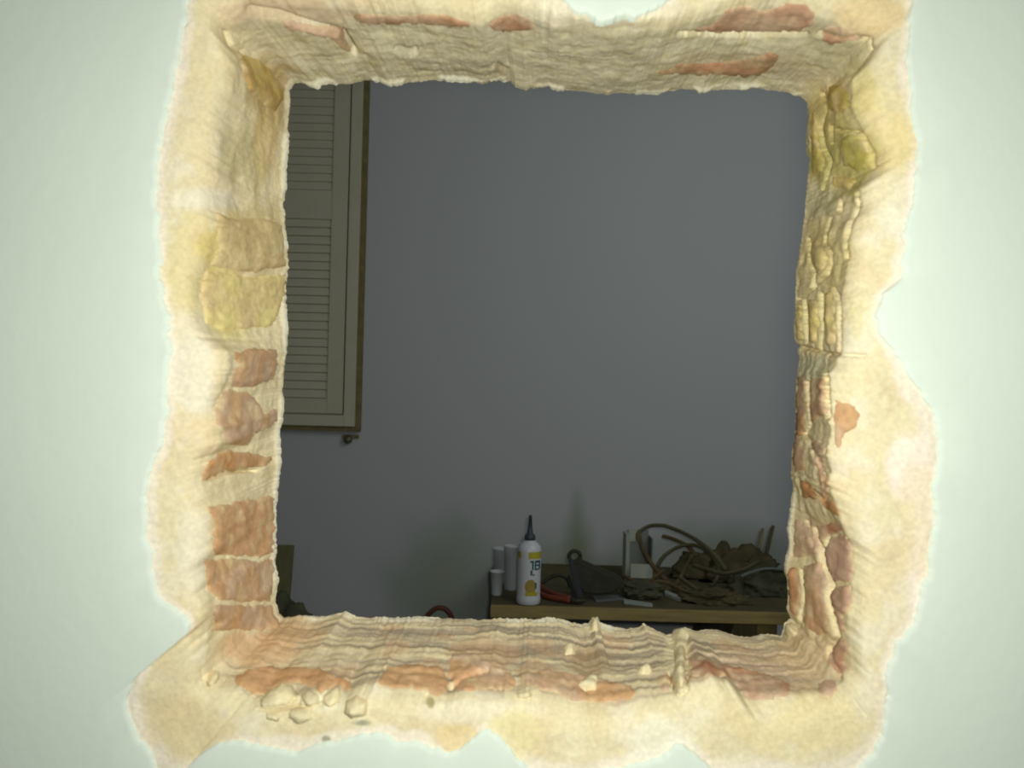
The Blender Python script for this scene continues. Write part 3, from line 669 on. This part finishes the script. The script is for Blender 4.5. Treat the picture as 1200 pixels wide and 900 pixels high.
def strip(name, label, cat, pts, thick, m, yy=None, lift=0):
    q = [ont(a, b_) for a, b_ in pts]; o_ = q[0].copy(); bm = bmesh.new()
    lo = [bm.verts.new(v-o_+Vector((0, 0, lift))) for v in q]; hi = [bm.verts.new(v-o_+Vector((0, 0, lift+thick))) for v in q]; L = len(q)
    bm.faces.new(lo[::-1]); bm.faces.new(hi)
    for i in range(L): bm.faces.new((lo[i], lo[(i+1) % L], hi[(i+1) % L], hi[i]))
    bmesh.ops.recalc_face_normals(bm, faces=bm.faces); bmesh.ops.bevel(bm, geom=bm.edges[:], offset=min(.0015, thick*.3), segments=2, affect='EDGES')
    o = bmobj(name, bm, m); o.location = o_; return tag(o, label, cat)
strip('strip_offcut', 'short pale flat strip lying near the front edge of the workbench', 'offcut', [(730,704),(764,709),(765,712),(731,708)], .006, M_pale)
strip('scraper_blade', 'dull grey flat plate under the dark tool', 'plate', [(694,700),(728,698),(734,703),(698,706)], .004, M_greyp)
strip('wedge_offcut', 'small pale grey offcut among the brown straps', 'offcut', [(778,694),(796,702),(798,706),(779,699)], .010, M_pale, lift=.0)

# ------------------------------------------------------------------ open white box
bx = ont(735, 680)
box = thing('open_box', 'small open pale cardboard box standing behind the dark tool', 'box', (bx.x, bx.y, ZTAB))
M_card = mat('pale_card', (.36, .38, .31), .8, (.40, .42, .35), 30); M_card2 = mat('grey_card', (.20, .22, .19), .85)
S = (bx.y-CAM.y)/F
def bpart(name, x0, x1, y0, y1, z0, z1, m, M=None):
    bm = bmesh.new(); add_box(bm, x0*S, x1*S, y0, y1, z0*S, z1*S, .0008, M); return bmobj(name, bm, m, box)
bpart('side_panel', -3, 1.5, -.01, .06, 0, 54, M_card); bpart('back_panel', 1.6, 27, .055, .060, 0, 56, M_card2); bpart('side_panel', 27, 28.5, -.01, .06, 0, 50, M_card2)
bpart('bottom_panel', 1.6, 27, -.01, .054, 0, 2, M_card2); bpart('flap', 1.6, 27, -.045, -.041, 4, 20, M_card, Matrix.Rotation(math.radians(-8), 4, 'X'))
bpart('flap', 3, 13, .052, .0545, 42, 56, M_card)

# ------------------------------------------------------------------ hank of brown straps
M_strap = mat('brown_strap', (.095, .072, .030), .8, (.15, .11, .045), 30); M_strap2 = mat('olive_strap', (.085, .080, .040), .8, (.13, .12, .06), 30)
yb = ont(790, 692).y
hk = thing('strap_hank', 'tangled hank of flat brown straps looping over the middle of the workbench', 'strap', (P(790, 690, yb).x, yb, ZTAB))
LOOPS = [([(748,624),(752,640),(758,652),(766,664),(777,677),(790,688),(804,697)], 0, M_strap), ([(752,621),(763,616),(778,616),(793,621),(808,628),(822,637),(838,651),(850,668)], .02, M_strap2),
 ([(752,621),(748,626),(748,634)], .0, M_strap2), ([(730,674),(745,683),(757,684),(768,676),(779,668)], -.02, M_strap), ([(735,690),(752,686),(764,692),(778,700),(796,706)], -.04, M_strap),
 ([(770,664),(780,650),(798,640),(818,640),(835,652),(842,672),(832,692)], .04, M_strap2), ([(790,690),(800,672),(806,660),(812,650)], .05, M_strap), ([(796,676),(812,688),(828,698),(846,704)], -.03, M_strap2),
 ([(756,690),(768,682),(784,684),(800,692),(820,700),(842,706)], -.055, M_strap), ([(812,662),(830,668),(850,672),(870,668),(890,658)], -.02, M_strap2), ([(776,628),(790,632),(806,640),(816,652)], .05, M_strap)]
for pl, dy, m in LOOPS:
    q = catmull([P(a, b_, yb+dy) for a, b_ in pl], 7)
    for i, v in enumerate(q): v.z = max(v.z, ZTAB+.009)
    bm = bmesh.new(); add_sweep(bm, q, .0068, .0018, 8, lambda i: Vector((.15*math.sin(i*.3), 1, .5)))
    bmobj('strap', bm, m, hk, True)
rebase(hk)

# ------------------------------------------------------------------ heap of dark cloth sacks
M_sack = mat('brown_sacking', (.060, .052, .024), .95, (.105, .088, .04), 24, 5, .002, 60); M_sack2 = mat('olive_cloth', (.055, .056, .03), .95, (.09, .09, .05), 20, 5, .002, 60)
def heap(name, label, px, py, rx, ry, depth, m, seed, cat='sack', amp=.5, dp=.075):
    y = depth; S = (y-CAM.y)/F; c = P(px, py, y)
    zb_ = ZTAB+.001
    o = lumpy(name, (0, 0, c.z-zb_), (rx*S, dp, ry*S), m, None, seed, amp, 2.2, 5, 0.0); o.location = (c.x, y, zb_); return tag(o, label, cat)
heap('crumpled_sack', 'large crumpled dark brown sack heaped behind the straps', 850, 683, 58, 38, 2.12, M_sack, 1)
heap('crumpled_cloth', 'dark olive cloth heap at the right end of the workbench', 900, 692, 46, 26, 1.93, M_sack2, 5, 'cloth', .4, .06)
heap('folded_cloth', 'low folded brown cloth at the front of the heap', 838, 702, 36, 12, 1.795, M_sack, 9, 'cloth', .4, .045)
heap('dark_rag', 'dark rag bunched between the open box and the pale offcut', 752, 692, 26, 11, 1.82, M_sack2, 14, 'rag', .4, .035)
# two sticks leaning up out of the heap
def stick(name, label, a, b_, y0, y1, r_, m):
    p0, p1 = P(*a, y0), P(*b_, y1); p0.z = max(p0.z, ZTAB+.004)
    bm = bmesh.new(); add_sweep(bm, [p0-p0, (p1-p0)*.5+Vector((.0015, 0, 0)), p1-p0], r_, r_, 10, Vector((0, 1, 0)), lambda t: 1-.2*t)
    o = bmobj(name, bm, m, None, True); o.location = p0; return tag(o, label, 'stick')
M_stick = mat('stick_wood', (.19, .165, .08), .8, (.24, .2, .1), 30)
stick('thin_stick', 'left, shorter and paler of two sticks poking up from the cloth heap', (884, 672), (894, 619), 2.245, 2.28, .0065, M_stick)
stick('thin_stick', 'right, taller and darker of two sticks poking up from the cloth heap', (893, 672), (906, 616), 2.25, 2.282, .0075, M_wdark)
q = P(891, 667, 2.0)
o = lumpy('paper_scrap', (0, 0, 0), (.012, .006, .008), M_card, None, 3, .4, 2, 3); o.location = P(891, 667, 1.995); tag(o, 'tiny pale crumpled scrap lying on the dark cloth heap', 'scrap')
loose('grey_tube', 'thin grey tube lying across the front of the cloth heap', 'tube', [(868,704),(880,701),(895,698),(912,697),(930,699)], .004, M_greyp, [.07, .075, .078, .075, .07])

# ------------------------------------------------------------------ things low on the left
M_board = mat('olive_board', (.155, .145, .065), .85, (.19, .175, .08), 10, 4, stretch=(6, 6, 1))
y = 2.24; p1 = P(343, 635, y); p0 = P(285, 635, y)
bd = thing('upright_board', 'olive-brown board standing upright against the grey wall at lower left', 'board', ((p0.x+p1.x)/2, 2.06, 0))
w_ = (p1.x-p0.x)/2; hh = p1.z
Mx = Matrix.Rotation(math.atan2(.20, hh)*-1, 4, 'X')
bm = bmesh.new(); add_box(bm, -w_, w_, -.012, .012, .004, hh*1.01, .002, Mx); bmobj('panel', bm, M_board, bd)
bm = bmesh.new(); add_box(bm, -w_, w_, -.030, -.0121, hh*.30, hh*.36, .002, Mx); bmobj('batten', bm, M_wdark, bd)
c = P(336, 700, 1.62)
o = lumpy('rubble_sack', (0, 0, .40), (.17, .14, .42), M_sack2, None, 12, .16, 1.6, 5, 0.0); o.location = (P(327, 715, 1.62).x, 1.62, 0)
zt = max(v.co.z for v in o.data.vertices); f_ = P(332, 694, 1.62).z/zt
for v in o.data.vertices: v.co.z *= f_
tag(o, 'dark olive rubble sack slumped in front of the upright board', 'sack')
# short spade with a red grip leaning on the back wall
M_redg = mat('dull_red_grip', (.16, .05, .03), .5)
yg = 2.24; pc = P(515, 722, yg); S = (yg-CAM.y)/F
sp = thing('short_spade', 'short spade leaning on the grey wall, only its dull red arched grip showing', 'spade', (pc.x, 1.98, 0))
top = P(515, 712, yg); gr = [(498,726),(502,720),(511,713),(520,713),(527,719),(529,727),(524,742),(514,752),(503,744),(498,734),(498,726)]
bm = bmesh.new(); add_sweep(bm, catmull([P(a, b_, yg) for a, b_ in gr], 5), .0085, .0085, 10, Vector((0, 1, 0))); bmobj('grip', bm, M_redg, sp, True)
g0 = P(514, 752, yg); s1 = Vector((pc.x, 2.03, .25))
bm = bmesh.new(); add_sweep(bm, [g0, g0.lerp(s1, .5), s1], .014, .014, 12, Vector((0, 1, 0))); bmobj('shaft', bm, M_wdark, sp, True)
bm = bmesh.new()
gv = []
for i in range(9):
    t = i/8; z = .26*(1-t)+.004*t; yy = 2.035-.055*t; hw = .075*(1-.55*max(0, t-.55)**1.5*3)
    row = []
    for side in (0, 1):
        for j in range(9):
            u = (j-4)/4; row.append(bm.verts.new((pc.x+u*hw, yy+.018*(1-u*u)-(.003 if side else 0), max(z, .002))))
    gv.append(row)
for a, b_ in zip(gv, gv[1:]):
    for j in range(8): bm.faces.new((a[j], a[j+1], b_[j+1], b_[j])); bm.faces.new((a[9+j], b_[9+j], b_[10+j], a[10+j]))
    bm.faces.new((a[0], b_[0], b_[9], a[9])); bm.faces.new((a[8], a[17], b_[17], b_[8]))
for r0 in (gv[0], gv[-1]):
    for j in range(8): bm.faces.new((r0[j], r0[j+1], r0[10+j], r0[9+j]))
bmobj('blade', bm, M_blackp, sp, True); rebase(sp)
